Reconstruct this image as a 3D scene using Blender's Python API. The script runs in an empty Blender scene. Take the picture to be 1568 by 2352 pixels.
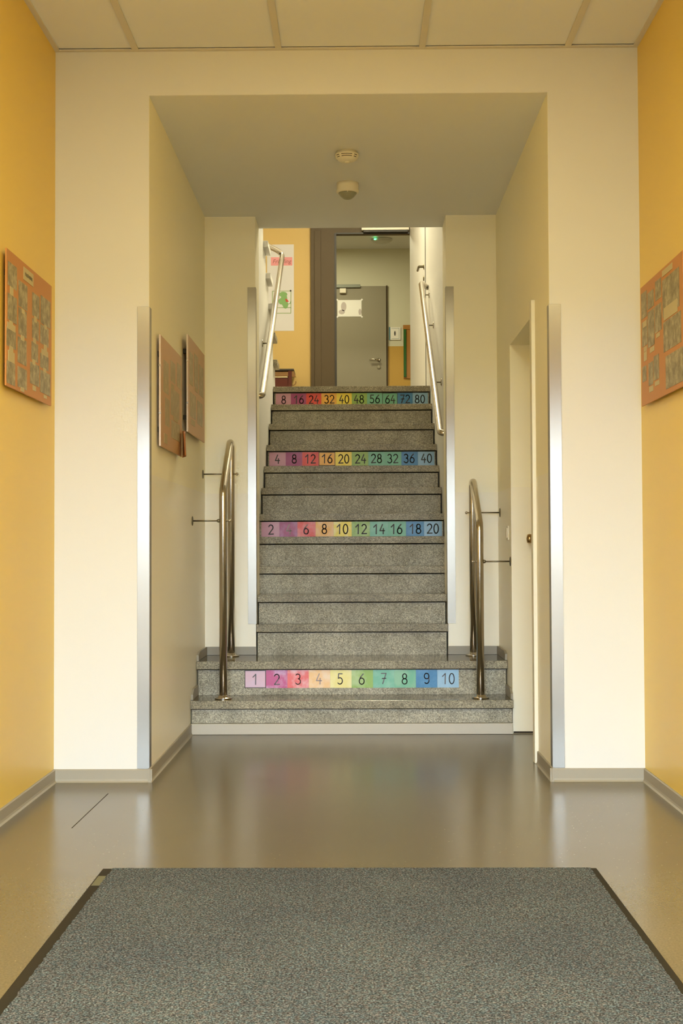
import bpy, bmesh, math, random
from mathutils import Vector, Matrix
random.seed(7)
S = bpy.context.scene
COL = S.collection
PI = math.pi

# ------------------------------------------------------------------ camera
def setup_camera():
    f, pitch, roll, yaw = 2885.7, .0285, -.0041, -.0114      # focal length in pixels of the 1568x2352 frame
    F = Vector((math.sin(yaw)*math.cos(pitch), math.cos(yaw)*math.cos(pitch), math.sin(pitch)))
    R0 = Vector((math.cos(yaw), -math.sin(yaw), 0)); U0 = R0.cross(F)
    c, s = math.cos(roll), math.sin(roll)
    R = c*R0 + s*U0; U = -s*R0 + c*U0
    m = Matrix((R, U, -F)).transposed().to_4x4()
    m.translation = Vector((.0296, -5.4934, 1.0158))
    cam = bpy.data.cameras.new('camera'); o = bpy.data.objects.new('camera', cam); COL.objects.link(o)
    o.matrix_world = m
    cam.sensor_fit = 'VERTICAL'; cam.sensor_height = 36; cam.sensor_width = 24
    cam.lens = f/2352*36; cam.clip_start = .05; cam.clip_end = 200
    S.camera = o
setup_camera()

# ------------------------------------------------------------------ light and exposure
S.view_settings.view_transform = 'Standard'; S.view_settings.look = 'None'
S.view_settings.gamma = 1; S.view_settings.use_curve_mapping = False
S.view_settings.exposure = 0.36
SKY, GROUND = 18.5, 2.0
w = bpy.data.worlds.new('world'); S.world = w; w.use_nodes = True
nt = w.node_tree; nt.nodes.clear()
wo = nt.nodes.new('ShaderNodeOutputWorld'); bg = nt.nodes.new('ShaderNodeBackground')
tc = nt.nodes.new('ShaderNodeTexCoord'); sp = nt.nodes.new('ShaderNodeSeparateXYZ'); rp = nt.nodes.new('ShaderNodeValToRGB')
mr = nt.nodes.new('ShaderNodeMapRange'); mr.inputs['From Min'].default_value = -1; mr.inputs['From Max'].default_value = 1
nt.links.new(tc.outputs['Generated'], sp.inputs[0]); nt.links.new(sp.outputs['Z'], mr.inputs['Value'])
nt.links.new(mr.outputs[0], rp.inputs[0])
e = rp.color_ramp.elements
k = GROUND/SKY
e[0].position = 0; e[0].color = (k, k*.98, k*.84, 1)
e[1].position = 1; e[1].color = (.72, .9, 1.08, 1)
a = rp.color_ramp.elements.new(.497); a.color = (k, k*.98, k*.84, 1)
b = rp.color_ramp.elements.new(.506); b.color = (.74, .92, 1.14, 1)
nt.links.new(rp.outputs[0], bg.inputs['Color']); bg.inputs['Strength'].default_value = SKY
nt.links.new(bg.outputs[0], wo.inputs[0])

def area(name, loc, rot, size, power, color, portal=False, shape='RECTANGLE'):
    l = bpy.data.lights.new(name, 'AREA'); l.shape = shape; l.size = size[0]; l.size_y = size[1]
    l.energy = power; l.color = color
    o = bpy.data.objects.new(name, l); COL.objects.link(o); o.location = loc; o.rotation_euler = rot
    if portal: l.cycles.is_portal = True
    return o
DOOR_W, DOOR_H, ENTRY_Y = 2.4, 2.15, -6.6
area('entrance_daylight', (0, ENTRY_Y+.02, DOOR_H/2), (PI/2, 0, PI), (DOOR_W, DOOR_H), 1, (1, 1, 1), portal=True)
area('hall_fill', (0, -3.0, 3.19), (0, 0, 0), (1.2, .5), 64, (1, .98, .68))  # unseen fill added overhead to raise the warm ambient
area('hall_fill', (0, -4.9, 3.19), (0, 0, 0), (1.2, .5), 64, (1, .98, .68))  # second added fill, farther back and out of view
area('landing_lamp', (.25, 4.9, 5.37), (0, 0, 0), (.6, .9), 138, (1, .90, .62))
area('corridor_lamp', (-.5, 9.4, 4.86), (0, 0, 0), (1.2, .3), 30, (1, .93, .62))

# ------------------------------------------------------------------ materials
def pmat(name, col, rough=.6, metal=0, spec=.5, coat=0, coat_rough=.1, emis=None, estr=0, aniso=0):
    m = bpy.data.materials.new(name); m.use_nodes = True
    p = m.node_tree.nodes['Principled BSDF']
    p.inputs['Base Color'].default_value = (*col, 1); p.inputs['Roughness'].default_value = rough
    p.inputs['Metallic'].default_value = metal; p.inputs['Specular IOR Level'].default_value = spec
    p.inputs['Coat Weight'].default_value = coat; p.inputs['Coat Roughness'].default_value = coat_rough
    p.inputs['Anisotropic'].default_value = aniso
    if emis: p.inputs['Emission Color'].default_value = (*emis, 1); p.inputs['Emission Strength'].default_value = estr
    return m
def nodes(m):
    t = m.node_tree
    return t, t.nodes['Principled BSDF'], (lambda kind: t.nodes.new(kind)), t.links.new
def coords(m, scale=1.0, obj=True):
    t, p, N, L = nodes(m)
    tc = N('ShaderNodeTexCoord'); mp = N('ShaderNodeMapping')
    sc = scale if isinstance(scale, tuple) else (scale,)*3
    mp.inputs['Scale'].default_value = sc
    L(tc.outputs['Object'], mp.inputs['Vector'])
    return mp.outputs[0]
def noise(m, vec, scale, detail=2, rough=.5):
    t, p, N, L = nodes(m)
    n = N('ShaderNodeTexNoise'); n.inputs['Scale'].default_value = scale; n.inputs['Detail'].default_value = detail
    n.inputs['Roughness'].default_value = rough; L(vec, n.inputs['Vector'])
    return n.outputs[0]
def ramp(m, fac, stops, interp='LINEAR'):
    t, p, N, L = nodes(m)
    r = N('ShaderNodeValToRGB'); r.color_ramp.interpolation = interp
    while len(r.color_ramp.elements) < len(stops): r.color_ramp.elements.new(.5)
    for e, (po, c) in zip(r.color_ramp.elements, stops):
        e.position = po; e.color = (*c, 1)
    L(fac, r.inputs[0]); return r.outputs[0]
def mix(m, fac, a, b, mode='MIX'):
    t, p, N, L = nodes(m)
    x = N('ShaderNodeMix'); x.data_type = 'RGBA'; x.blend_type = mode
    for sock, v in ((x.inputs[0], fac), (x.inputs[6], a), (x.inputs[7], b)):
        if hasattr(v, 'links'): L(v, sock)
        elif isinstance(v, (int, float)): sock.default_value = v
        else: sock.default_value = (*v, 1)
    return x.outputs[2]
def bump(m, h, strength, dist=.002):
    t, p, N, L = nodes(m)
    b = N('ShaderNodeBump'); b.inputs['Strength'].default_value = strength; b.inputs['Distance'].default_value = dist
    L(h, b.inputs['Height']); L(b.outputs[0], p.inputs['Normal'])

def wall_paint(name, col, rough=.55, spec=.35):
    m = pmat(name, col, rough, spec=spec); v = coords(m)
    t, p, N, L = nodes(m)
    n = noise(m, v, 1.3, 4)
    L(mix(m, n, tuple(c*.97 for c in col), tuple(min(1, c*1.03) for c in col)), p.inputs['Base Color'])
    bump(m, noise(m, v, 140, 3), .12, .0015)
    return m
M = {}
M['cream'] = wall_paint('cream_wall_paint', (.68, .665, .62))  # cream darkened in colour to offset strong light on the front wall
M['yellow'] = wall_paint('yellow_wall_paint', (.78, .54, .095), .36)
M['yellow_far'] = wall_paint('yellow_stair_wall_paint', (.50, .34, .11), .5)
M['ceil'] = wall_paint('ceiling_paint', (.84, .83, .79), .8, .2)
M['ceil_tile'] = wall_paint('ceiling_tile_paint', (.80, .80, .82), .8, .2)
M['grid'] = pmat('ceiling_bar_enamel', (.66, .61, .53), .5)
M['brownwall'] = wall_paint('tan_entrance_paint', (.36, .27, .15))
M['gap'] = pmat('dark_gap', (.03, .022, .012), .9)
M['corr'] = wall_paint('pale_green_white_paint', (.66, .64, .49))
M['dado'] = wall_paint('ochre_dado_paint', (.56, .34, .07))
M['corr_ceil'] = wall_paint('corridor_ceiling_paint', (.75, .74, .72))
# passage cream lightened for missing bounce light; a gloss-painted dado below 1.36 m
m = wall_paint('cream_dado_lightened_paint', (.95, .89, .69)); M['passage'] = m
t, p, N, L = nodes(m)
g = N('ShaderNodeNewGeometry'); s3 = N('ShaderNodeSeparateXYZ'); L(g.outputs['Position'], s3.inputs[0])
lt = N('ShaderNodeMath'); lt.operation = 'LESS_THAN'; lt.inputs[1].default_value = 1.345; L(s3.outputs['Z'], lt.inputs[0])
src = p.inputs['Base Color'].links[0].from_socket
L(mix(m, lt.outputs[0], src, (.92, .86, .70)), p.inputs['Base Color'])
rr = N('ShaderNodeMapRange'); rr.inputs['To Min'].default_value = .55; rr.inputs['To Max'].default_value = .33
L(lt.outputs[0], rr.inputs['Value']); L(rr.outputs[0], p.inputs['Roughness'])
# linoleum
m = pmat('speckled_linoleum', (.3, .24, .15), .27, spec=.6); M['lino'] = m; v = coords(m)
t, p, N, L = nodes(m)
base = ramp(m, noise(m, v, 1.2, 5), [(.3, (.125, .104, .068)), (.7, (.15, .125, .08))])
fine = ramp(m, noise(m, v, 160, 3), [(.35, (.86, .86, .86)), (.65, (1.1, 1.1, 1.1))])
c1 = mix(m, 1.0, base, fine, 'MULTIPLY')
vo = N('ShaderNodeTexVoronoi'); vo.inputs['Scale'].default_value = 75; L(v, vo.inputs['Vector'])
sepc = N('ShaderNodeSeparateColor'); L(vo.outputs['Color'], sepc.inputs[0])
pick = N('ShaderNodeMath'); pick.operation = 'GREATER_THAN'; pick.inputs[1].default_value = .8; L(sepc.outputs[0], pick.inputs[0])
near = N('ShaderNodeMath'); near.operation = 'LESS_THAN'; near.inputs[1].default_value = .14; L(vo.outputs['Distance'], near.inputs[0])
mul = N('ShaderNodeMath'); mul.operation = 'MULTIPLY'; L(pick.outputs[0], mul.inputs[0]); L(near.outputs[0], mul.inputs[1])
light_dark = ramp(m, sepc.outputs[1], [(.62, (.55, .45, .28)), (.66, (.09, .07, .04))])
fm = N('ShaderNodeMath'); fm.operation = 'MULTIPLY'; fm.inputs[1].default_value = .42; L(mul.outputs[0], fm.inputs[0])
L(mix(m, fm.outputs[0], c1, light_dark), p.inputs['Base Color'])
rg = N('ShaderNodeMapRange'); rg.inputs['To Min'].default_value = .20; rg.inputs['To Max'].default_value = .24
L(noise(m, v, 3, 2), rg.inputs['Value']); L(rg.outputs[0], p.inputs['Roughness'])
bump(m, noise(m, v, 60, 3), .03, .001)
# terrazzo
def terrazzo(name, tint, rough, spec=.25):
    m = pmat(name, tint, rough, spec=spec); v = coords(m)
    t, p, N, L = nodes(m)
    vo = N('ShaderNodeTexVoronoi'); vo.inputs['Scale'].default_value = 230; L(v, vo.inputs['Vector'])
    sc = N('ShaderNodeSeparateColor'); L(vo.outputs['Color'], sc.inputs[0])
    chips = ramp(m, sc.outputs[0], [(.0, (.48, .47, .44)), (.3, (.84, .84, .84)), (.7, (1.07, 1.07, 1.07)), (1, (1.6, 1.6, 1.5))])
    dirt = ramp(m, noise(m, v, 5, 6, .65), [(.3, (.72, .70, .66)), (.62, (1.12, 1.12, 1.12))])
    L(mix(m, 1, mix(m, 1, tint, chips, 'MULTIPLY'), dirt, 'MULTIPLY'), p.inputs['Base Color'])
    bump(m, noise(m, v, 120, 2), .08, .001)
    return m
M['riser'] = terrazzo('terrazzo_riser_stone', (.37, .34, .265), .5)
M['tread'] = terrazzo('terrazzo_tread_stone', (.30, .265, .19), .34, .15)
M['tread_top'] = terrazzo('polished_shaded_tread_top', (.13, .11, .075), .09, .6)  # darker than the tread: shade and reflection put into the colour
M['skirt'] = wall_paint('beige_skirting_vinyl', (.32, .285, .22), .45)
M['strip'] = wall_paint('pale_base_strip', (.52, .47, .38), .5)
# metals
m = pmat('polished_stainless_steel', (.55, .50, .43), .2, 1); M['steel'] = m
m = pmat('brushed_stainless_steel', (.33, .305, .26), .34, 1, aniso=.9); M['brushed'] = m
v = coords(m, (160, 160, 2)); t, p, N, L = nodes(m)
rg = N('ShaderNodeMapRange'); rg.inputs['To Min'].default_value = .30; rg.inputs['To Max'].default_value = .38
L(noise(m, v, 3, 3), rg.inputs['Value']); L(rg.outputs[0], p.inputs['Roughness'])
tg = N('ShaderNodeTangent'); tg.direction_type = 'UV_MAP'; tg.uv_map = 'brushed'; L(tg.outputs[0], p.inputs['Tangent'])
M['darkmetal'] = pmat('dark_steel_rod', (.20, .17, .11), .35, .9)
M['bronze'] = pmat('bronze_knob_metal', (.42, .28, .13), .25, 1)
M['white'] = pmat('white_plastic', (.82, .76, .62), .4)
M['white_det'] = pmat('detector_plastic', (.85, .78, .60), .45)
M['lens'] = pmat('grey_sensor_lens', (.34, .33, .22), .3)
M['door_paint'] = wall_paint('white_door_enamel', (.78, .74, .60), .4)
M['frame_dark'] = wall_paint('dark_brown_door_frame', (.085, .06, .03), .5, .2)
M['black'] = pmat('black_paint', (.02, .016, .01), .5)
M['grey_door'] = wall_paint('grey_door_laminate', (.29, .26, .185), .45)
M['led'] = pmat('green_led', (.1, .9, .3), .4, emis=(.12, 1, .35), estr=3)
M['paper'] = pmat('white_paper', (.88, .85, .78), .6)
M['film'] = pmat('glossy_white_paper', (.96, .94, .90), .2)
M['green'] = wall_paint('green_board', (.02, .12, .015), .5)
M['wood'] = wall_paint('orange_brown_wood', (.42, .19, .04), .45)
M['blue'] = pmat('blue_print', (.09, .22, .27), .5)
M['ink'] = pmat('dark_print_ink', (.05, .045, .045), .55)
M['grey_ink'] = pmat('grey_print_ink', (.13, .115, .13), .55)
M['pale_ink'] = pmat('faded_print_ink', (.42, .33, .33), .6)
M['redwood'] = wall_paint('dark_red_lacquer', (.075, .012, .005), .35)
M['brownwood'] = wall_paint('brown_wood', (.20, .10, .03), .4)
M['black_wood'] = pmat('black_lacquer', (.03, .02, .012), .35)
M['rubber'] = wall_paint('dark_rubber_edge', (.026, .022, .016), .7, .1)
# carpet
m = pmat('grey_pile_carpet', (.2, .2, .2), 1, spec=.1); M['carpet'] = m; v = coords(m); t, p, N, L = nodes(m)
n1 = noise(m, v, 210, 3, .7)
cc = ramp(m, n1, [(.36, (.018, .019, .021)), (.47, (.064, .071, .081)), (.55, (.108, .12, .135)), (.66, (.24, .27, .295))])
n2 = ramp(m, noise(m, v, 95, 1), [(.35, (1.12, .95, .92)), (.5, (1, 1, 1)), (.65, (.9, 1.04, 1.1))])
n3 = ramp(m, noise(m, v, 2.2, 3), [(.35, (.88, .88, .9)), (.65, (1.1, 1.09, 1.05))])
L(mix(m, 1, mix(m, 1, cc, n2, 'MULTIPLY'), n3, 'MULTIPLY'), p.inputs['Base Color'])
bump(m, n1, .9, .006)
# watercolour sticker paper
def watercolour(name, col, wash, amount, scale=9, seed=0.0):
    m = pmat(name, col, .38, spec=.5); v = coords(m); t, p, N, L = nodes(m)
    ad = N('ShaderNodeVectorMath'); ad.operation = 'ADD'; ad.inputs[1].default_value = (seed, seed*1.7, seed*.6); L(v, ad.inputs[0])
    n = noise(m, ad.outputs[0], scale, 5, .6)
    f = ramp(m, n, [(.42, (0, 0, 0)), (.62, (amount,)*3)])
    L(mix(m, f, col, wash), p.inputs['Base Color']); return m
COLS = [((.62, .30, .38), (.66, .36, .46)), ((.36, .035, .15), (.50, .20, .40)), ((.76, .05, .02), (.80, .30, .28)),
        ((.88, .43, .03), (.88, .58, .28)), ((.92, .70, .03), (.86, .76, .34)), ((.27, .44, .06), (.42, .56, .22)),
        ((.16, .46, .30), (.24, .52, .36)), ((.15, .45, .27), (.25, .50, .30)), ((.03, .19, .40), (.07, .26, .48)), ((.28, .48, .66), (.34, .53, .70))]
STICK = {}
for ri in range(4):
    for ci, (c, wsh) in enumerate(COLS):
        amt = [1.0, .65, .1, .1][ri]
        if ri == 0 and ci == 0: c, wsh = (.70, .46, .55), (.70, .50, .62)
        if ri == 0 and ci == 1: c, wsh = (.55, .08, .24), (.62, .36, .56)
        if ri == 0 and ci == 2: c, wsh = (.82, .13, .12), (.88, .50, .50)
        if ri == 0 and ci == 3: c, wsh = (.90, .56, .24), (.90, .68, .46)
        if ri == 0 and ci == 4: c, wsh = (.86, .74, .25), (.88, .78, .36)
        STICK[ri, ci] = watercolour('watercolour_sticker', c, wsh, amt, 13 if ri else 11, 3.1*ri+1.3*ci)
# faded photo boards
def photo_mat(seed, hazy=0.0):
    m = pmat('faded_hazed_photo_print', (.3, .25, .15), .45); v = coords(m); t, p, N, L = nodes(m)
    ad = N('ShaderNodeVectorMath'); ad.operation = 'ADD'; ad.inputs[1].default_value = (seed*2.3, seed, seed*1.7); L(v, ad.inputs[0])
    n = noise(m, ad.outputs[0], 26, 5, .65)
    d, l = (.17, .135, .06), (.48, .40, .22)
    if hazy: d, l = (.36, .27, .12), (.54, .44, .25)  # glare of the glass lightened into the print colours
    L(ramp(m, n, [(.36, d), (.52, tuple((x+y)*.45 for x, y in zip(d, l))), (.68, l)]), p.inputs['Base Color']); return m
PHOTO = [photo_mat(i) for i in range(5)]; PHOTOH = [photo_mat(i+7, 1) for i in range(3)]
M['orange'] = wall_paint('orange_card', (.52, .225, .06), .5)
M['orange_h'] = pmat('orange_card_glare_haze', (.56, .31, .13), .4, coat=0)  # pale haze of reflected light put into the card colour
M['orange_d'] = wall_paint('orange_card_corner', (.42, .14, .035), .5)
M['card'] = pmat('caption_card', (.52, .43, .23), .6)
M['card_h'] = pmat('pale_caption_card', (.46, .37, .2), .6)
M['edge'] = pmat('board_edge_profile', (.55, .42, .30), .3, .3)
M['pink'] = pmat('pink_label', (.62, .24, .25), .6)
M['leaf'] = pmat('green_crayon', (.17, .32, .11), .7)
M['leaf_line'] = pmat('green_outline', (.20, .30, .10), .7)
M['red'] = pmat('red_crayon', (.45, .05, .03), .7)

# ------------------------------------------------------------------ mesh helpers
def box(bm, x0, x1, y0, y1, z0, z1):
    vs = [bm.verts.new((x, y, z)) for x in (x0, x1) for y in (y0, y1) for z in (z0, z1)]
    for f in ((0, 1, 3, 2), (4, 6, 7, 5), (0, 4, 5, 1), (2, 3, 7, 6), (0, 2, 6, 4), (1, 5, 7, 3)):
        bm.faces.new([vs[i] for i in f])
def prism(bm, poly, axis, a, b):            # poly of 2D points extruded along an axis
    def P(q, h):
        return {'X': (h, q[0], q[1]), 'Y': (q[0], h, q[1]), 'Z': (q[0], q[1], h)}[axis]
    A = [bm.verts.new(P(q, a)) for q in poly]; B = [bm.verts.new(P(q, b)) for q in poly]
    bm.faces.new(A); bm.faces.new(B[::-1])
    n = len(poly)
    for i in range(n): bm.faces.new((A[i], B[i], B[(i+1) % n], A[(i+1) % n]))
def fillet(pts, r, n=8):
    pts = [Vector(p) for p in pts]; out = [pts[0]]
    for i in range(1, len(pts)-1):
        a, b, c = pts[i-1], pts[i], pts[i+1]
        u, v = (a-b).normalized(), (c-b).normalized()
        ang = u.angle(v); d = min(r/math.tan(ang/2), (a-b).length*.48, (c-b).length*.48)
        for j in range(n+1):
            s = j/n; p0, p1 = b+u*d, b+v*d
            out.append((1-s)**2*p0 + 2*s*(1-s)*b + s*s*p1)
    out.append(pts[-1]); return out
def tube(bm, pts, r, n=20):
    pts = [Vector(p) for p in pts]; rings = []
    t = (pts[1]-pts[0]).normalized(); x = t.orthogonal().normalized()
    for i, p in enumerate(pts):
        a = (pts[min(i+1, len(pts)-1)] - pts[max(i-1, 0)]).normalized()
        x = (x - a*x.dot(a)).normalized(); y = a.cross(x)
        rings.append([bm.verts.new(p + r*(math.cos(2*PI*k/n)*x + math.sin(2*PI*k/n)*y)) for k in range(n)])
    for A, B in zip(rings, rings[1:]):
        for k in range(n): bm.faces.new((A[k], A[(k+1) % n], B[(k+1) % n], B[k])).smooth = True
    bm.faces.new(rings[0][::-1]); bm.faces.new(rings[-1])
def lathe(bm, prof, n=40, origin=(0, 0, 0), axis='Z'):
    o = Vector(origin); rings = []
    for r, h in prof:
        ring = []
        for k in range(n):
            c, s = r*math.cos(2*PI*k/n), r*math.sin(2*PI*k/n)
            v = {'Z': (c, s, h), 'X': (h, c, s), 'Y': (c, h, s)}[axis]
            ring.append(bm.verts.new(o+Vector(v)))
        rings.append(ring)
    for A, B in zip(rings, rings[1:]):
        for k in range(n): bm.faces.new((A[k], A[(k+1) % n], B[(k+1) % n], B[k])).smooth = True
    bm.faces.new(rings[0][::-1]); bm.faces.new(rings[-1])
def obj(name, bm, mat, parent=None, bevel=0, seg=2, smooth_angle=None):
    bmesh.ops.recalc_face_normals(bm, faces=bm.faces)
    me = bpy.data.meshes.new(name); bm.to_mesh(me); bm.free()
    me.materials.append(mat); o = bpy.data.objects.new(name, me); COL.objects.link(o)
    if parent: o.parent = parent
    if bevel:
        b = o.modifiers.new('bevel', 'BEVEL'); b.width = bevel; b.segments = seg; b.limit_method = 'ANGLE'
    return o
def child(name, bm, mat, parent, **kw):      # coordinates given in the world, stored relative to the thing's base
    for v in bm.verts: v.co -= WLOC[parent.name]
    o = obj(name, bm, mat, parent, **kw); WLOC[o.name] = WLOC[parent.name].copy(); return o
WLOC = {}
def tag(o, label, cat, group=None):
    o['label'] = label; o['category'] = cat
    if group: o['group'] = group
    return o
def thing(name, label, cat, loc, group=None):
    o = bpy.data.objects.new(name, None); COL.objects.link(o); o.location = loc; o.empty_display_size = .1
    WLOC[o.name] = Vector(loc); return tag(o, label, cat, group)
def struct(name, mat, *boxes, bevel=0, polys=()):
    bm = bmesh.new()
    for b in boxes: box(bm, *b)
    for p in polys: prism(bm, *p)
    o = obj(name, bm, mat, bevel=bevel); o['kind'] = 'structure'; WLOC[o.name] = Vector((0, 0, 0)); return o
def B(*a):
    bm = bmesh.new(); box(bm, *a); return bm

# ------------------------------------------------------------------ the setting
RL, RR, CZ, PZ = -1.2917, 1.2794, 3.2165, 3.0204     # hall walls, hall ceiling, passage ceiling
PL, PR, BY, HY = -.877, .882, 2.041, 2.323           # passage walls, back wall, rear of its opening
JL, JR, SL, SR = -.571, .579, -.625, .625            # opening jambs, stair walls
LZ, TOP, FARY = 2.298, 5.4, 8.0
struct('floor', M['lino'], (-1.6, 1.6, ENTRY_Y-.2, 1.38, -.1, 0))
struct('floor', M['riser'], (-2.0, 1.3, 1.381, FARY, -.1, 0))
struct('wall_left', M['yellow'], (RL-.15, RL, ENTRY_Y, .12, 0, CZ+.2))
struct('wall_right', M['yellow'], (RR, RR+.15, ENTRY_Y, .12, 0, CZ+.2))
struct('wall_front', M['cream'], (RL, PL, 0, .12, 0, CZ+.2), (PR, RR, 0, .12, 0, CZ+.2), (PL, PR, 0, .12, PZ, CZ+.2))
struct('wall_entrance', M['brownwall'], (RL, -DOOR_W/2, ENTRY_Y-.15, ENTRY_Y, 0, CZ+.2), (DOOR_W/2, RR, ENTRY_Y-.15, ENTRY_Y, 0, CZ+.2),
       (-DOOR_W/2, DOOR_W/2, ENTRY_Y-.15, ENTRY_Y, DOOR_H, CZ+.2))
struct('ceiling', M['ceil_tile'], (RL, RR, ENTRY_Y, -.026, CZ+.006, CZ+.03), (RL-.1, RR+.1, ENTRY_Y-.1, .12, CZ+.2, CZ+.3))
struct('trim_1', M['grid'], *[(x-.014, x+.014, ENTRY_Y, -.021, CZ-.001, CZ+.005) for x in (-.934, -.303, .331, .970)],
       (RL, RL+.022, ENTRY_Y, -.021, CZ-.001, CZ+.005), (RR-.022, RR, ENTRY_Y, -.021, CZ-.001, CZ+.005),
       (RL, RR, -.020, -.001, CZ-.001, CZ+.005))
struct('wall_passage_left', M['passage'], (PL-.15, PL+.0008, .002, BY, 0, PZ))
DY0, DY1, DZ = .50, 1.41, 2.128                       # side door recess
struct('wall_passage_right', M['passage'], (PR-.0008, PR+.25, .002, DY0, 0, PZ), (PR-.0008, PR+.25, DY1, BY, 0, PZ), (PR-.0008, PR+.25, DY0, DY1, DZ, PZ), (1.09, PR+.25, DY0, DY1, 0, DZ))
struct('ceiling', M['ceil'], (PL, PR, .002, HY, PZ-.001, PZ+.12))
struct('wall_back', M['passage'], (-2.0, JL, BY, HY, 0, PZ), (JR, 1.2, BY, HY, 0, PZ))
struct('wall_above_opening', M['cream'], (-2.0, 1.2, BY+.02, HY, PZ, TOP))
struct('wall_stair_right', M['cream'], (SR, SR+.13, HY+.001, FARY, 0, TOP))
struct('wall_stairwell_left', M['cream'], (-2.0, -1.85, HY, FARY, 0, TOP))
struct('ceiling', M['ceil'], (-2.0, SR+.13, BY, FARY, TOP, TOP+.1))
# cheek wall carrying the returning upper flight (stepped edge)
RISE, GO = .175, .2577
UZ = [LZ+.045+RISE*(j+1) for j in range(12)]               # upper treads, rising towards the hall
UY0 = [4.47-GO*j for j in range(12)]                  # hall-side edge of each upper tread
poly = [(HY+.001, 0), (UY0[0]+GO, 0)]
for j in range(8):
    poly += [(UY0[j]+GO-.001, UZ[j]-.047), (UY0[j]-.001, UZ[j]-.047)]
poly += [(HY+.001, UZ[7]-.046)]
struct('wall_stair_left', M['cream'], polys=[(poly, 'X', SL-.12, SL)])
struct('floor', M['tread'], (-1.85, SL-.125, 4.45, FARY, LZ-.15, LZ), (SL-.125, SR, 4.74, FARY, LZ-.15, LZ))
OPL, OPT = -.171, 4.392
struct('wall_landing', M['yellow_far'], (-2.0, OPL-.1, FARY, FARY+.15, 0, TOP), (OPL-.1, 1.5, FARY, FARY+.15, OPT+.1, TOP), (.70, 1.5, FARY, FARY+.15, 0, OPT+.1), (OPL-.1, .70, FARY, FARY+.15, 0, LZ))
CY, CCZ = 10.7, 4.89
struct('floor', M['lino'], (-1.8, 1.4, FARY+.151, CY, LZ-.1, LZ))
struct('wall_corridor', M['corr'], (-1.8, 1.4, CY, CY+.1, 3.62, CCZ+.1), (-1.9, -1.8, FARY+.15, CY, LZ, CCZ+.1), (1.4, 1.5, FARY+.15, CY, LZ, CCZ+.1))
struct('wall_corridor_dado', M['dado'], (-1.8, 1.4, CY, CY+.1, LZ, 3.62))
struct('ceiling', M['corr_ceil'], (-1.8, 1.4, FARY+.151, CY, CCZ, CCZ+.1))
# skirting
def skirting(name, x0, x1, y0, y1, h, side, z=0):
    t = .008; c = .016
    prof = [(0, 0), (c, 0), (t+.002, .006), (t, .014), (t, h-.004), (t-.003, h), (0, h)]
    bm = bmesh.new()
    if side in 'LR':
        s = 1 if side == 'L' else -1
        prism(bm, [(x0+s*a, b+z) for a, b in prof], 'Y', y0, y1)
    else:
        prism(bm, [(y0-a, b+z) for a, b in prof], 'X', x0, x1)
    o = obj(name, bm, M['skirt']); o['kind'] = 'structure'
skirting('baseboard_left', RL, 0, ENTRY_Y, -.001, .056, 'L')
skirting('baseboard_right', RR, 0, ENTRY_Y, -.001, .056, 'R')
skirting('baseboard_front', RL+.001, PL+.0155, 0, 0, .056, 'F')
skirting('baseboard_front', PR-.0155, RR-.001, 0, 0, .056, 'F')
skirting('baseboard_passage_left', PL, 0, -.0155, 1.371, .060, 'L')
skirting('baseboard_passage_right', PR, 0, -.0155, DY0-.062, .060, 'R')

# ------------------------------------------------------------------ staircase
ZK = [.187, .377, .560, .733, .900, 1.088, 1.243, 1.430, 1.597, 1.770, 1.949, 2.126, LZ]
NOSE = [1.352, 1.610, 2.008] + [1.352+GO*k for k in range(3, 13)]
RIS = [1.382, 1.640, 2.034] + [1.382+GO*k for k in range(3, 13)]
TH = .044
st = thing('staircase', 'grey terrazzo staircase rising from the hall floor to the upper landing', 'staircase', (0, 1.382, 0))
for k in range(13):
    z0 = ZK[k-1] if k else 0
    if k < 2: xa, xb = PL+.003, PR-.003
    elif k == 2: xa, xb = -.566, .574
    elif k == 3: xa, xb = JL+.003, JR-.003
    else: xa, xb = SL+.004, SR-.004
    yb = (RIS[k+1]-.001) if k < 12 else 4.735
    if k == 1: yb = BY-.002
    if k == 2: xa2 = 0
    bm = B(xa, xb, NOSE[k], yb, ZK[k]-TH, ZK[k])
    tr = child('tread', bm, M['tread'], st, bevel=.0015)
    tr.data.materials.append(M['tread_top'])            # glossy top face; its shaded look is darkened into the colour
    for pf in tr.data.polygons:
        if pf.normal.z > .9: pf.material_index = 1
    ro = child('riser', B(xa+(.006 if k else .004), xb-(.006 if k else .004), RIS[k], RIS[k]+.10 if k != 1 else RIS[k]+.12, z0 if k else .062, ZK[k]-TH-.007), M['riser'], st)
child('base_strip', B(PL+.004, PR-.004, 1.372, 1.392, .001, .060), M['strip'], st, bevel=.002)
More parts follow.
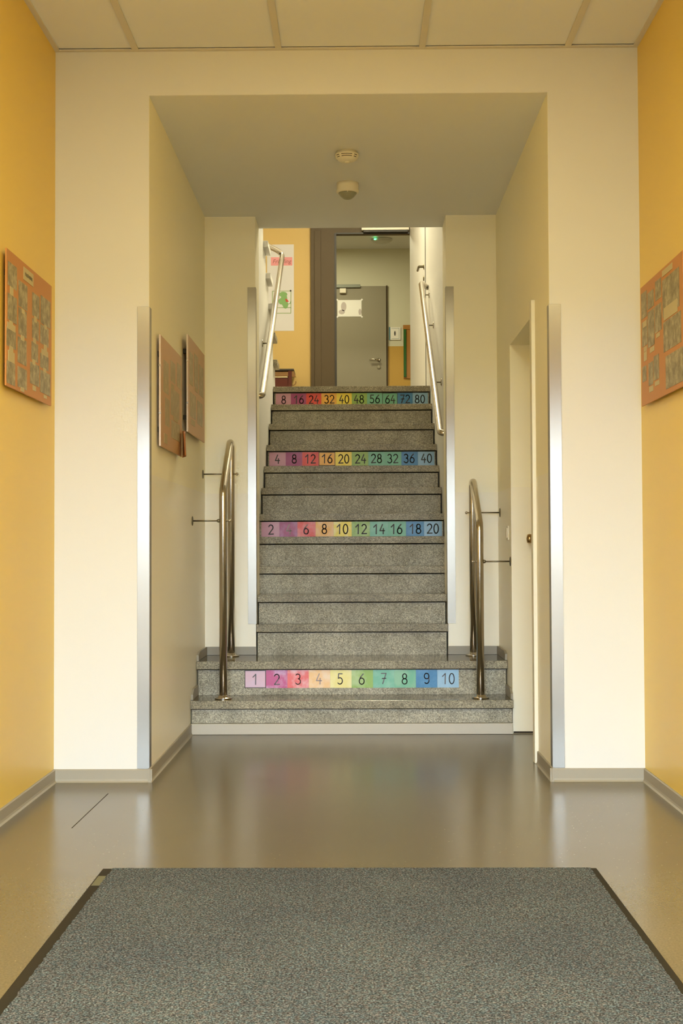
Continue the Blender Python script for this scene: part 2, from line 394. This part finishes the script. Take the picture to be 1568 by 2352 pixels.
# stone skirting on the two lowest steps
bm = bmesh.new()
prism(bm, [(1.64, ZK[1]+.001), (BY-.002, ZK[1]+.001), (BY-.002, ZK[1]+.05), (1.70, ZK[1]+.05), (1.64, ZK[1]+.035)], 'X', PL+.001, PL+.013)
child('skirting', bm, M['skirt'], st)
bm = bmesh.new()
prism(bm, [(1.64, ZK[1]+.001), (BY-.002, ZK[1]+.001), (BY-.002, ZK[1]+.05), (1.70, ZK[1]+.05), (1.64, ZK[1]+.035)], 'X', PR-.013, PR-.001)
child('skirting', bm, M['skirt'], st)
child('skirting', B(PL+.014, -.568, BY-.014, BY-.003, ZK[1]+.001, ZK[1]+.05), M['skirt'], st, bevel=.001)
child('skirting', B(.576, PR-.014, BY-.014, BY-.003, ZK[1]+.001, ZK[1]+.05), M['skirt'], st, bevel=.001)
for xa in (PL+.001, PR-.013):
    bm = bmesh.new()
    prism(bm, [(1.39, ZK[0]+.001), (1.636, ZK[0]+.001), (1.636, ZK[0]+.055), (1.44, ZK[0]+.055), (1.39, ZK[0]+.03)], 'X', xa, xa+.012)
    child('skirting', bm, M['skirt'], st)
# upper flight
uf = thing('staircase', 'upper stair flight turning back above the left wall, tread ends jutting out', 'staircase', (-1.2, 4.7, LZ))
for j in range(9):
    child('tread', B(-1.84, SL+.034, UY0[j], UY0[j]+GO+.03, UZ[j]-.045, UZ[j]), M['cream'] if j > 1 else M['tread'], uf, bevel=.004)
    child('riser', B(-1.84, SL-.13, UY0[j]+GO-.03, UY0[j]+GO, UZ[j]-RISE+.001, UZ[j]-.046), M['riser'], uf)

# ------------------------------------------------------------------ number stickers
def arc(cx, cy, rx, ry, a0, a1, n=14):
    return [(cx+rx*math.cos(math.radians(a0+(a1-a0)*i/n)), cy+ry*math.sin(math.radians(a0+(a1-a0)*i/n))) for i in range(n+1)]
DIG = {   # single-stroke school numerals in a .6 x 1 cell
 '0': [arc(.3, .5, .26, .5, 90, 450, 26)],
 '1': [[(.08, .72), (.38, 1), (.36, 0)]],
 '2': [arc(.29, .73, .25, .27, 160, -30, 14) + [(.04, 0), (.58, .02)]],
 '3': [arc(.27, .76, .23, .24, 150, -80, 14) + arc(.28, .26, .27, .27, 80, -150, 14)],
 '4': [[(.34, 1), (.04, .34), (.58, .34)], [(.44, .56), (.42, 0)]],
 '5': [[(.50, 1), (.12, 1), (.10, .56)] + arc(.26, .31, .27, .31, 110, -140, 14)],
 '6': [[(.46, 1), (.2, .72)] + arc(.30, .3, .26, .3, 150, 510, 24)],
 '7': [[(.06, 1), (.56, 1), (.20, 0)], [(.16, .5), (.54, .52)]],
 '8': [arc(.3, .76, .21, .24, -90, 270, 20), arc(.3, .26, .26, .26, 90, 450, 22)],
 '9': [arc(.28, .72, .24, .27, 0, 360, 22) + [(.52, .72), (.52, .3)] + arc(.28, .28, .24, .28, 0, -140, 10)],
}
def ribbon(bm, pts, wd, P, n=10):             # flat round-ended stroke; P maps (x, y, depth) to the world
    for i in range(len(pts)-1):
        a, b = Vector(pts[i]), Vector(pts[i+1]); d = (b-a)
        if d.length < 1e-6: continue
        nrm = Vector((-d.y, d.x)).normalized()*wd/2
        bm.faces.new([bm.verts.new(P(*q)) for q in (a+nrm, a-nrm, b-nrm, b+nrm)])
    for q in pts:
        bm.faces.new([bm.verts.new(P(q[0]+wd/2*math.cos(2*PI*k/n), q[1]+wd/2*math.sin(2*PI*k/n))) for k in range(n)])
def write(bm, text, cx, cz, h, y, wd, squeeze=1.0):
    adv = .76*h*squeeze; x = cx - adv*(len(text)-1)/2 - .3*h*squeeze
    for ch in text:
        for i, stroke in enumerate(DIG[ch]):
            ribbon(bm, [(x+p[0]*h*squeeze, cz+(p[1]-.5)*h) for p in stroke], wd, lambda u, v, yy=y: (u, yy, v))
        x += adv
COLN = ['pink', 'magenta', 'red', 'orange', 'yellow', 'light green', 'teal', 'sea green', 'dark blue', 'light blue']
ROWS = [(1, 1, 'the lowest sticker row, above the first tread'), (6, 2, 'the second sticker row from the floor'),
        (9, 4, 'the third sticker row from the floor'), (12, 8, 'the topmost sticker row under the landing')]
X0, TW = -.604, .1211
for ri, (k, mult, where) in enumerate(ROWS):
    y = RIS[k]; zt = ZK[k]-TH-.008; h = .101 if ri == 0 else .100
    zb = max(zt-h, ZK[k-1]+.004)
    for ci in range(10):
        num = str(mult*(ci+1)); xa = X0+TW*ci; xb = xa+TW
        framed = (ri, ci) in ((0, 0), (2, 3), (3, 7))
        s = thing('number_sticker', f'{COLN[ci]} sticker numbered {num} in {where}', 'sticker', ((xa+xb)/2, y-.0012, (zt+zb)/2), f'number stickers in the row counting by {mult}')
        child('backing', B(xa+.0002, xb-.0002, y-.0014, y-.0002, zb, zt), STICK[ri, ci], s)
        bm = bmesh.new()
        hh = .058 if ri == 0 else .062
        cz = (zt+zb)/2 + (0 if ri == 0 else 0)
        write(bm, num, (xa+xb)/2+random.uniform(-.004, .004), cz+random.uniform(-.002, .002), hh, y-.0018, .0058 if ri == 0 else .0075, .92)
        faded = (ri == 0 and ci in (2, 3)) or (ri == 1 and ci in (1, 2))
        child('numeral', bm, M['pale_ink'] if faded else M['grey_ink'] if ri == 0 else M['ink'], s)
        if framed:
            bm = bmesh.new(); t = .004
            for q in ((xa, xb, zt-t, zt), (xa, xb, zb, zb+t), (xa, xa+t, zb+t, zt-t), (xb-t, xb, zb+t, zt-t)):
                box(bm, q[0], q[1], y-.0019, y-.00145, q[2], q[3])
            child('border', bm, M['ink'], s)

# ------------------------------------------------------------------ lower railings on the two lowest steps
def lower_rail(side, x_near, x_far, z_bend, z_top, wall_x, zn, zf, label):
    yn, yf = 1.45, 1.955
    r = thing('handrail', label, 'handrail', (x_near, yn, ZK[0]), 'looped steel railings on the lowest steps')
    bm = bmesh.new()
    tube(bm, fillet([(x_near, yn, ZK[0]+.012), (x_near, yn, z_bend), (x_far, yf, z_top), (x_far, yf, ZK[1]+.012)], .06), .0212, 28)
    child('rail', bm, M['steel'], r)
    for x, y, z in ((x_near, yn, ZK[0]), (x_far, yf, ZK[1])):
        bm = bmesh.new(); lathe(bm, [(.047, .0005), (.047, .005), (.044, .007), (.030, .009), (.028, .018), (.024, .021)], 40, (x, y, z))
        child('floor_flange', bm, M['steel'], r)
    for y, z, x in ((yn, zn, x_near), (yf-.02, zf, x_far-(x_far-x_near)*.05)):
        s = 1 if wall_x > x else -1
        bm = bmesh.new(); tube(bm, [(x+s*.019, y, z), (wall_x-s*.004, y, z)], .0042, 12)
        lathe(bm, [(.011, 0), (.009, .012), (.0045, .016)] if s > 0 else [(.011, 0), (.009, -.012), (.0045, -.016)], 16, (x+s*.019, y, z), 'X')
        br = child('wall_bracket', bm, M['darkmetal'], r)
        bm = bmesh.new(); lathe(bm, [(.026, -s*.001), (.026, -s*.004), (.020, -s*.006), (.010, -s*.007)], 28, (wall_x, y, z), 'X')
        child('wall_plate', bm, M['darkmetal'], br)
        bm = bmesh.new(); lathe(bm, [(.004, -s*.018), (.0045, -s*.030), (.008, -s*.034), (.009, -s*.039), (.006, -s*.044), (.002, -s*.046)], 20, (x, y, z), 'X')
        child('cap_nut', bm, M['steel'], br)
lower_rail('L', -.705, -.711, 1.335, 1.680, PL, 1.168, 1.455, 'stainless steel railing loop left of the lowest number stickers, the taller one')
lower_rail('R', .711, .721, 1.140, 1.435, PR, .937, 1.220, 'stainless steel railing loop right of the lowest number stickers, the shorter one')

# ------------------------------------------------------------------ stair handrails on the walls
h = thing('handrail', 'long steel handrail on the left stair wall with a returning top', 'handrail', (-.565, 2.6, 2.0))
LP = [Vector((-.620, 2.47, 1.985)), Vector((-.563, 2.47, 1.985)), Vector((-.566, 4.83, 3.455)), Vector((-.67, 4.60, 3.46)), Vector((-.78, 4.36, 3.47)), Vector((-.80, 4.34, 2.70))]
bm = bmesh.new(); tube(bm, fillet(LP[:4]+[LP[4], LP[5]], .05), .0205, 24); child('rail', bm, M['steel'], h)
def hand_bracket(par, xw, xr, y, z, zr):
    s = 1 if xr > xw else -1
    bm = bmesh.new(); tube(bm, fillet([(xw+s*.004, y, z), (xr, y, z), (xr, y, zr-.015)], .015), .005, 10)
    br = child('wall_bracket', bm, M['darkmetal'], par)
    bm = bmesh.new(); lathe(bm, [(.026, s*.0008), (.026, s*.004), (.018, s*.007), (.008, s*.008)], 24, (xw, y, z), 'X')
    child('wall_plate', bm, M['steel'], br)
def zr(P, Q, y): return P.z+(Q.z-P.z)*(y-P.y)/(Q.y-P.y)
for y in (3.32, 4.45): hand_bracket(h, SL if y < 4 else SL+.0, -.565, y, zr(LP[1], LP[2], y)-.055, zr(LP[1], LP[2], y)) if y < 4 else None
h = thing('handrail', 'long steel handrail on the right stair wall', 'handrail', (.565, 2.4, 1.75))
RP = [Vector((.622, 2.40, 1.735)), Vector((.563, 2.40, 1.735)), Vector((.563, 4.58, 3.145)), Vector((.622, 4.64, 3.12))]
bm = bmesh.new(); tube(bm, fillet(RP, .05), .0205, 24); child('rail', bm, M['steel'], h)
for y in (3.14, 3.98, 4.5): hand_bracket(h, SR, .565, y, zr(RP[1], RP[2], y)-.06, zr(RP[1], RP[2], y))

# ------------------------------------------------------------------ corner guards
def guard(name, label, x_edge, x_out, y, z0, z1, depth, group):
    s = 1 if x_out > x_edge else -1; t = .0022
    poly = [(x_out, y-.0012), (x_out, y-.0012-t), (x_edge-s*.0035, y-.0012-t), (x_edge-s*.0035, y+depth), (x_edge-s*.0012, y+depth), (x_edge-s*.0012, y-.0012)]
    bm = bmesh.new(); prism(bm, poly, 'Z', z0, z1)
    uv = bm.loops.layers.uv.new('brushed')
    for fc in bm.faces:
        for lp in fc.loops: lp[uv].uv = (lp.vert.co.x + lp.vert.co.y, lp.vert.co.z)
    o = obj(name, bm, M['brushed'], bevel=.0006); tag(o, label, 'corner guard', group)
guard('corner_guard', 'tall steel corner guard on the left edge of the passage opening', PL, -.927, 0, .058, 2.08, .05, 'corner guards')
guard('corner_guard', 'tall steel corner guard on the right edge of the passage opening', PR, .931, 0, .058, 2.08, .05, 'corner guards')
guard('corner_guard', 'steel corner guard on the left edge of the stair opening, behind the railing', JL, -.618, BY, .562, 2.589, .05, 'corner guards')
guard('corner_guard', 'steel corner guard on the right edge of the stair opening', JR, .624, BY, .562, 2.587, .05, 'corner guards')

# ------------------------------------------------------------------ ceiling detectors
s = thing('smoke_detector', 'round white smoke detector with slots, nearer of two on the passage ceiling', 'detector', (-.008, .81, PZ))
bm = bmesh.new(); lathe(bm, [(.050, -.001), (.050, -.012), (.058, -.014), (.0595, -.022), (.056, -.034), (.044, -.046), (.020, -.052), (.004, -.053)], 56, (-.008, .81, PZ)); child('housing', bm, M['white_det'], s)
bm = bmesh.new()
for rr_, zz in ((.0585, -.0272), (.0545, -.0362)):
    for a0, a1 in ((-118, -62), (-150, -130), (-50, -30), (30, 60), (80, 110), (130, 160)):
        n = 10; A = []
        for q, (ra, za) in enumerate(((rr_-.001, zz+.0014), (rr_-.0022, zz-.0014))):
            A.append([bm.verts.new((-.008+(ra+.0022)*math.cos(math.radians(a0+(a1-a0)*i/n)), .81+(ra+.0022)*math.sin(math.radians(a0+(a1-a0)*i/n)), PZ+za)) for i in range(n+1)])
        for i in range(n): bm.faces.new((A[0][i], A[0][i+1], A[1][i+1], A[1][i]))
child('vent_slots', bm, M['gap'], s)
bm = bmesh.new(); lathe(bm, [(.014, -.051), (.014, -.055), (.010, -.058), (.002, -.059)], 24, (-.008, .81, PZ)); child('cap', bm, M['white_det'], s)
s = thing('motion_sensor', 'round white motion sensor with grey domed lens, farther of two on the passage ceiling', 'sensor', (-.008, 1.365, PZ))
bm = bmesh.new(); lathe(bm, [(.061, -.001), (.061, -.018), (.060, -.030), (.063, -.042), (.062, -.052), (.056, -.056), (.002, -.056)], 56, (-.008, 1.365, PZ)); child('housing', bm, M['white_det'], s)
bm = bmesh.new(); lathe(bm, [(.052, -.0555), (.047, -.062), (.036, -.076), (.022, -.086), (.008, -.090), (.001, -.0905)], 48, (-.008, 1.365, PZ)); child('lens', bm, M['lens'], s)
bm = bmesh.new(); lathe(bm, [(.004, 0), (.003, -.003), (.0005, -.004)], 12, (-.008, 1.312, PZ-.0565)); child('indicator', bm, M['paper'], s)

# ------------------------------------------------------------------ side door in the passage
d = struct('door_1', M['door_paint'], (1.018, 1.058, DY0+.003, DY1-.003, .006, DZ-.003))
bm = bmesh.new(); lathe(bm, [(.024, -.0005), (.024, -.006), (.011, -.010), (.011, -.030), (.024, -.038), (.0265, -.052), (.022, -.062), (.004, -.066)], 32, (1.018, 1.32, 1.061), 'X')
ch = obj('door_knob', bm, M['bronze'], d)
bm = B(PR-.018, PR+.02, DY0-.058, DY0-.0005, .001, 2.187); o = obj('trim_2', bm, M['door_paint'], bevel=.002); o['kind'] = 'structure'
struct('trim_3', M['gap'], (PR+.004, 1.017, DY1-.004, DY1-.0005, .001, .010))
# light switch
s = thing('light_switch', 'small white light switch beside the side door in the passage', 'switch', (PR, 1.545, 1.10))
child('plate', B(PR-.008, PR-.0005, 1.505, 1.585, 1.055, 1.135), M['white'], s, bevel=.003)
child('rocker', B(PR-.013, PR-.0075, 1.518, 1.572, 1.068, 1.122), M['white'], s, bevel=.002)

# ------------------------------------------------------------------ photo boards
def board(label, wall_x, sgn, y0, y1, z0, z1, photos, cards, off=.022, hazy=False, title=None, curl=False, tilt=0):
    """sgn = direction the board faces along X; photos and cards as (s0, s1, t0, t1) measured from the y0 edge and the top"""
    xf = wall_x+sgn*off; th = .006
    b = thing('photo_board', label, 'notice board', (wall_x, (y0+y1)/2, z0), 'orange photo boards')
    lo, hi = sorted((xf, xf-sgn*th))
    child('backing', B(lo, hi, y0, y1, z0, z1), M['orange_h'] if hazy else M['orange'], b, bevel=.0008)
    def sheet(nm, q, mt, lift):
        a, c = sorted((xf+sgn*.0004, xf+sgn*(.0004+lift)))
        bm = B(a, c, y0+q[0], y0+q[1], z1-q[3], z1-q[2]); child(nm, bm, mt, b)
    for i, q in enumerate(photos): sheet('photo', q, random.choice(PHOTOH if hazy else PHOTO), .0007+.00001*i)
    for i, q in enumerate(cards): sheet('caption_card', q, M['card_h'] if hazy else M['card'], .0012+.00001*i)
    if title:
        sheet('title_card', title, M['card'], .0015)
        bm = bmesh.new(); y = y0+title[0]+.02; zc = z1-(title[2]+title[3])/2
        pts = []
        for i in range(33): pts.append((y+(title[1]-title[0]-.04)*i/32, zc+.008*math.sin(i*1.9)))
        ribbon(bm, pts, .003, lambda u, v: (xf+sgn*.0023, u, v), 6)
        child('handwriting', bm, M['ink'], b)
    # wall spacers and edge clips
    for yy in (y0+.06, y1-.06):
        for zz in (z0+.08, z1-.08):
            bm = bmesh.new(); lo2, hi2 = sorted((wall_x+sgn*.0005, xf-sgn*(th+.0002)))
            box(bm, lo2, hi2, yy-.012, yy+.012, zz-.012, zz+.012); child('spacer', bm, M['gap'], b)
    if hazy:
        lo3, hi3 = sorted((xf+sgn*.0015, xf-sgn*(th+.001)))
        child('edge_strip', B(lo3, hi3, y0-.004, y0-.0005, z0, z1), M['edge'], b)
        for zz in (z0+.15, z1-.14):
            child('clip', B(lo3-.001, hi3+.001, y0-.007, y0-.003, zz-.004, zz+.004), M['steel'], b)
    if curl:
        n = 10; bm = bmesh.new(); rows = []
        for i in range(n+1):
            s = i/n
            w_ = .10*(1-s)**.8
            wd = .155-.085*s
            rows.append([bm.verts.new((xf+sgn*(.0028+.035*(1-u)*(1-s*.55)+.012*math.sin(u*PI)), y1-wd*(1-u)+.003, z0-.004+s*.125+.012*u*s)) for u in (0, .2, .4, .6, .8, 1)])
        for A, Bq in zip(rows, rows[1:]):
            for k in range(5): bm.faces.new((A[k], A[k+1], Bq[k+1], Bq[k])).smooth = True
        o = child('curled_corner', bm, M['orange_d'], b)
        so = o.modifiers.new('solid', 'SOLIDIFY'); so.thickness = .0012
    return b
# left hall wall
ph = [(.015, .14, .045, .135), (.015, .14, .165, .265), (.0, .13, .295, .365), (.005, .12, .42, .505),
      (.165, .295, .085, .185), (.165, .285, .19, .295), (.155, .285, .305, .405), (.155, .29, .42, .50),
      (.37, .485, .09, .185), (.37, .475, .195, .275), (.36, .465, .29, .365), (.34, .485, .375, .462),
      (.505, .67, .075, .19), (.50, .64, .195, .275), (.50, .64, .315, .375), (.50, .67, .385, .478)]
ca = [(.045, .09, .135, .165), (.04, .085, .265, .29), (.01, .12, .275, .300), (.04, .09, .36, .40), (.02, .11, .38, .42),
      (.21, .25, .187, .205), (.20, .25, .292, .312), (.20, .25, .495, .512), (.40, .44, .180, .205), (.385, .43, .272, .292), (.375, .42, .36, .382),
      (.565, .605, .187, .205), (.56, .61, .270, .30), (.52, .63, .295, .318), (.55, .60, .370, .388), (.38, .43, .466, .486), (.56, .61, .482, .496)]
board('orange photo board on the yellow wall at left, with rows of small photos', RL, 1, -.845, -.15, 1.626, 2.142, ph, ca, title=(.235, .385, .018, .068))
# right hall wall (y measured from its near edge)
ph = [(.05, .31, .05, .20), (.03, .30, .22, .34), (.01, .27, .36, .49), (.33, .43, .03, .11), (.455, .565, .05, .12), (.58, .68, .03, .14),
      (.33, .44, .13, .24), (.45, .565, .13, .28), (.575, .67, .155, .26), (.38, .47, .33, .43), (.48, .56, .345, .44), (.60, .67, .345, .41)]
ca = [(.15, .31, .012, .036), (.08, .29, .165, .215), (.36, .42, .245, .262), (.455, .53, .285, .306), (.585, .65, .155, .180), (.59, .64, .265, .285), (.59, .64, .287, .325),
      (.375, .45, .437, .455), (.48, .55, .445, .468)]
board('orange photo board on the yellow wall at right, with large overlapping photos', RR, -1, -.80, -.104, 1.616, 2.126, ph, ca)
# passage wall
board('orange photo board nearer the hall on the left passage wall, one lower corner curling', PL, 1, .190, .885, 1.482, 1.990,
      [(.08, .24, .10, .25), (.30, .46, .07, .17), (.31, .60, .20, .33), (.13, .27, .27, .40), (.33, .62, .355, .44), (.52, .66, .05, .17)],
      [(.08, .24, .205, .225), (.10, .20, .44, .485), (.32, .42, .18, .20), (.40, .55, .33, .35)], hazy=True, curl=True)
board('orange photo board nearer the stairs on the left passage wall, standing off the wall', PL, 1, 1.030, 1.75, 1.625, 2.135,
      [(.06, .20, .08, .23), (.25, .42, .06, .24), (.46, .66, .09, .26), (.08, .32, .29, .42), (.38, .62, .30, .43)],
      [(.06, .20, .23, .25), (.28, .40, .245, .262), (.12, .28, .43, .46)], off=.034, hazy=True)

# ------------------------------------------------------------------ entrance mat and floor seam
mt = thing('door_mat', 'large grey carpet entrance mat with a dark rubber border on the floor', 'mat', (0, -3, 0))
child('rubber_border', B(-.775, .782, -4.75, -1.498, .0008, .005), M['rubber'], mt, bevel=.002)
bm = bmesh.new()
NX = 60
pts = []
x0, x1, y0, y1 = -.742, .760, -4.72, -1.506
random.seed(3)
edge = [(x0+random.uniform(-.0025, .0025), y0+(y1-y0)*i/320) for i in range(321)] + [(x0+(x1-x0)*i/120, y1+random.uniform(-.0015, .0015)) for i in range(1, 120)] + [(x1+random.uniform(-.0025, .0025), y1-(y1-y0)*i/320) for i in range(321)]
prism(bm, edge, 'Z', .0045, .0085)
child('carpet_pile', bm, M['carpet'], mt)
bm = bmesh.new()
box(bm, -.770, -.745, -1.70, -1.59, .0051, .0054)
child('printed_tag', bm, pmat('worn_tag_print', (.12, .115, .07), .8), mt)
struct('trim_4', M['gap'], polys=[([(-1.0045, -.261), (-1.0015, -.261), (-1.0075, -.901), (-1.0105, -.901)], 'Z', .0002, .0007)])

# ------------------------------------------------------------------ landing: door frame, poster, cabinet, side door
fr = struct('door_frame_landing', M['frame_dark'], (-.444, OPL, FARY-.05, FARY+.16, LZ+.001, 4.62), (OPL, SR-.002, FARY-.05, FARY+.02, OPT, 4.62))
o = obj('frame_moulding', B(-.405, -.335, FARY-.062, FARY-.0505, LZ+.001, 4.43), M['frame_dark'], fr, bevel=.004)
o = obj('frame_rebate', B(OPL-.018, OPL+.004, FARY-.056, FARY-.0505, LZ+.001, OPT+.012), M['black'], fr)
o = obj('frame_rebate', B(OPL, SR-.004, FARY-.056, FARY-.0505, OPT+.001, OPT+.016), M['black'], fr)
s = thing('door_closer', 'white slim door closer rail above the dark brown landing door frame', 'door closer', (.36, FARY-.09, 4.44))
child('rail', B(.105, .613, FARY-.105, FARY-.058, 4.424, 4.472), M['white'], s, bevel=.003)
child('arm', B(.125, .60, FARY-.10, FARY-.0575, 4.402, 4.422), M['black'], s, bevel=.002)
# poster
s = thing('poster', 'long white paper poster on the yellow landing wall', 'poster', (-.773, FARY, 3.36))
child('sheet', B(-.918, -.628, FARY-.0025, FARY-.0005, 3.359, 4.297), pmat('poster_paper', (.56, .54, .53), .65), s)
child('title_label', B(-.876, -.645, FARY-.0035, FARY-.0027, 4.068, 4.159), M['pink'], s)
f = bpy.data.curves.new('lettering', 'FONT'); f.body = 'Frühling'; f.size = .062; f.align_x = 'CENTER'; f.align_y = 'CENTER'; f.extrude = .0003; f.shear = .25
tmp = bpy.data.objects.new('lettering_curve', f); me = bpy.data.meshes.new_from_object(tmp); bpy.data.objects.remove(tmp)
me.materials.clear(); me.materials.append(pmat('brown_lettering', (.22, .07, .06), .6))
fo = bpy.data.objects.new('lettering', me); COL.objects.link(fo); fo.parent = s
fo.location = Vector((-.76, FARY-.0042, 4.112))-WLOC[s.name]; fo.rotation_euler = (PI/2, 0, 0)
def ribs(strokes, wd, y=FARY-.0032):
    bm = bmesh.new()
    for st_ in strokes: ribbon(bm, st_, wd, lambda u, v: (u, y, v), 8)
    return bm
child('picture_frame_lines', ribs([[(-.86, 3.79), (-.66, 3.79), (-.662, 3.55)], [(-.86, 3.61), (-.662, 3.612)], [(-.86, 3.55), (-.662, 3.55)], [(-.86, 3.79), (-.86, 3.55)]], .007), M['leaf_line'], s)
bm = bmesh.new()
for cx, cz, rx, rz in ((-.735, 3.70, .035, .075), (-.745, 3.755, .045, .028), (-.72, 3.645, .03, .045), (-.765, 3.68, .03, .035)):
    prism(bm, arc(cx, cz, rx, rz, 0, 345, 23), 'Y', FARY-.0036-.0001*cx-.0002*rz, FARY-.0026)
child('drawn_plant', bm, M['leaf'], s)
child('drawn_stem', ribs([[(-.72, 3.66), (-.70, 3.645), (-.67, 3.655), (-.662, 3.68)]], .007), M['leaf'], s)
bm = bmesh.new(); prism(bm, [(-.722, 3.71), (-.70, 3.70), (-.683, 3.675), (-.715, 3.672)], 'Y', FARY-.0042, FARY-.0026); child('drawn_flower', bm, M['red'], s)
bm = bmesh.new(); prism(bm, arc(-.664, 3.793, .010, .010, 0, 340, 17), 'Y', FARY-.0046, FARY-.0026); child('pin', bm, M['black'], s)
# dark red box with a black lid on the landing floor by the yellow wall
s = thing('wooden_cabinet', 'dark red wooden box with a black lid and side hoop behind the top step', 'cabinet', (-.74, 7.78, LZ))
Y0, Y1 = 7.62, 7.94
child('body', B(-.84, -.665, Y0, Y1, LZ+.02, 2.80), M['redwood'], s, bevel=.004)
child('upper_shelf', B(-.84, -.665, Y0-.004, Y1, 2.815, 2.865), M['brownwood'], s, bevel=.004)
child('handle_row', B(-.83, -.68, Y0-.008, Y0+.02, 2.801, 2.813), M['card'], s)
child('post', B(-.672, -.635, Y0-.012, Y0+.03, LZ+.001, 2.872), M['redwood'], s, bevel=.003)
child('lid', B(-.84, -.612, Y0-.02, Y1+.02, 2.872, 2.892), M['black_wood'], s, bevel=.003)
bm = bmesh.new(); prism(bm, [(-.634, 2.866), (-.612, 2.866), (-.590, 2.806), (-.634, 2.806)], 'Y', Y0-.01, Y0+.012); child('flap', bm, M['brownwood'], s)
bm = bmesh.new(); tube(bm, [(-.62+.028*math.cos(a_), Y0, 2.755-.034*math.sin(a_)) for a_ in [i*PI*1.15/16-.25 for i in range(17)]], .005, 10); child('hoop', bm, M['brownwood'], s)
# cream door in the right landing wall
d = struct('door_2', M['cream'], (SR-.006, SR-.0005, 5.02, 5.92, LZ+.002, 4.42))
bm = bmesh.new(); lathe(bm, [(.024, -.0003), (.024, -.006), (.011, -.009), (.011, -.045)], 24, (SR-.006, 5.12, 3.40), 'X')
tube(bm, fillet([(SR-.048, 5.12, 3.40), (SR-.052, 5.14, 3.40), (SR-.055, 5.25, 3.395)], .01), .010, 14)
obj('door_handle', bm, M['darkmetal'], d)
bm = bmesh.new(); lathe(bm, [(.022, -.0003), (.022, -.008), (.008, -.010)], 24, (SR-.006, 5.12, 3.30), 'X'); obj('lock_rosette', bm, M['darkmetal'], d)
struct('trim_5', M['gap'], (SR-.0035, SR-.0003, 5.004, 5.016, LZ+.002, 4.42))

# ------------------------------------------------------------------ corridor beyond the landing
d = struct('door_3', M['grey_door'], (-.45, .432, CY-.045, CY-.001, LZ+.005, 4.395))
bm = bmesh.new(); lathe(bm, [(.024, 0), (.024, -.008), (.011, -.012), (.011, -.045)], 24, (.335, CY-.045, 3.436), 'Y'); tube(bm, fillet([(.335, CY-.092, 3.436), (.215, CY-.095, 3.436)], .01), .011, 14)
obj('door_handle', bm, M['steel'], d)
bm = bmesh.new(); lathe(bm, [(.024, 0), (.024, -.007), (.010, -.009)], 24, (.335, CY-.045, 3.34), 'Y'); obj('lock_rosette', bm, M['grey_door'], d)
struct('trim_6', M['frame_dark'], (.433, .452, CY-.03, CY-.0005, LZ+.001, 4.405))
s = thing('door_closer', 'grey door closer with a white box on the grey corridor door', 'door closer', (-.05, CY-.07, 4.38))
child('slide_rail', B(-.22, .10, CY-.075, CY-.046, 4.372, 4.412), pmat('grey_aluminium', (.17, .18, .14), .4, .3), s, bevel=.003)
child('closer_body', B(-.165, -.085, CY-.095, CY-.046, 4.30, 4.36), M['white'], s, bevel=.004)
s = thing('paper_notice', 'white paper taped by its corners to the grey corridor door', 'notice', (-.04, CY-.046, 4.1))
child('sheet', B(-.195, .115, CY-.049, CY-.0462, 4.0, 4.215), M['film'], s)
bm = bmesh.new()
for cx, cz, a_ in ((-.195, 4.0, PI/4), (.115, 4.0, -PI/4), (-.195, 4.215, -PI/4), (.115, 4.215, PI/4)):
    c_, s_ = math.cos(a_), math.sin(a_)
    prism(bm, [(cx+c_*u-s_*v, cz+s_*u+c_*v) for u, v in ((-.017, -.010), (.017, -.010), (.017, .010), (-.017, .010))], 'Y', CY-.0502, CY-.0461)
child('tape', bm, M['film'], s)
bm = bmesh.new()
for cx, cz, rx, rz in ((-.115, 4.13, .035, .06), (-.14, 4.06, .04, .03), (.095, 4.06, .02, .04)):
    prism(bm, arc(cx, cz, rx, rz, 0, 340, 17), 'Y', CY-.0496, CY-.0488)
child('faint_drawing', bm, pmat('faint_grey_print', (.55, .48, .46), .5), s)
s = thing('wall_sign', 'small white sign with a blue edge beside the grey corridor door', 'sign', (.55, CY, 3.7))
child('plate', B(.475, .618, CY-.012, CY-.0005, 3.70, 3.865), M['paper'], s, bevel=.001)
child('blue_edge', B(.470, .486, CY-.0135, CY-.0122, 3.70, 3.868), M['blue'], s)
bm = bmesh.new(); prism(bm, arc(.545, 3.785, .010, .032, 0, 340, 17), 'Y', CY-.0138, CY-.0122); child('printed_symbol', bm, M['ink'], s)
bm = bmesh.new()
for z_ in (3.715, 3.850): box(bm, .50, .60, CY-.0135, CY-.0122, z_, z_+.003)
box(bm, .597, .600, CY-.0135, CY-.0122, 3.715, 3.853); child('printed_lines', bm, M['blue'], s)
s = thing('pin_board', 'wood framed green board at the corridor corner, right of the small sign', 'board', (.9, CY, 3.15))
child('panel', B(.655, 1.3, CY-.018, CY-.0005, 3.20, 3.87), M['wood'], s)
child('green_edge', B(.656, .690, CY-.030, CY-.0182, 3.215, 3.835), M['green'], s, bevel=.001)
child('frame', B(.650, 1.3, CY-.026, CY-.0182, 3.8355, 3.892), M['wood'], s, bevel=.002)
s = thing('smoke_detector', 'round detector with a glowing green light on the corridor ceiling', 'detector', (.37, 10.2, CCZ))
bm = bmesh.new(); lathe(bm, [(.13, -.001), (.13, -.015), (.11, -.030), (.06, -.042), (.01, -.044)], 40, (.37, 10.2, CCZ)); child('housing', bm, pmat('grey_detector_plastic', (.55, .54, .48), .5), s)
bm = bmesh.new(); lathe(bm, [(.016, 0), (.016, -.008), (.006, -.014)], 16, (.285, 10.09, CCZ-.020)); child('led', bm, M['led'], s)
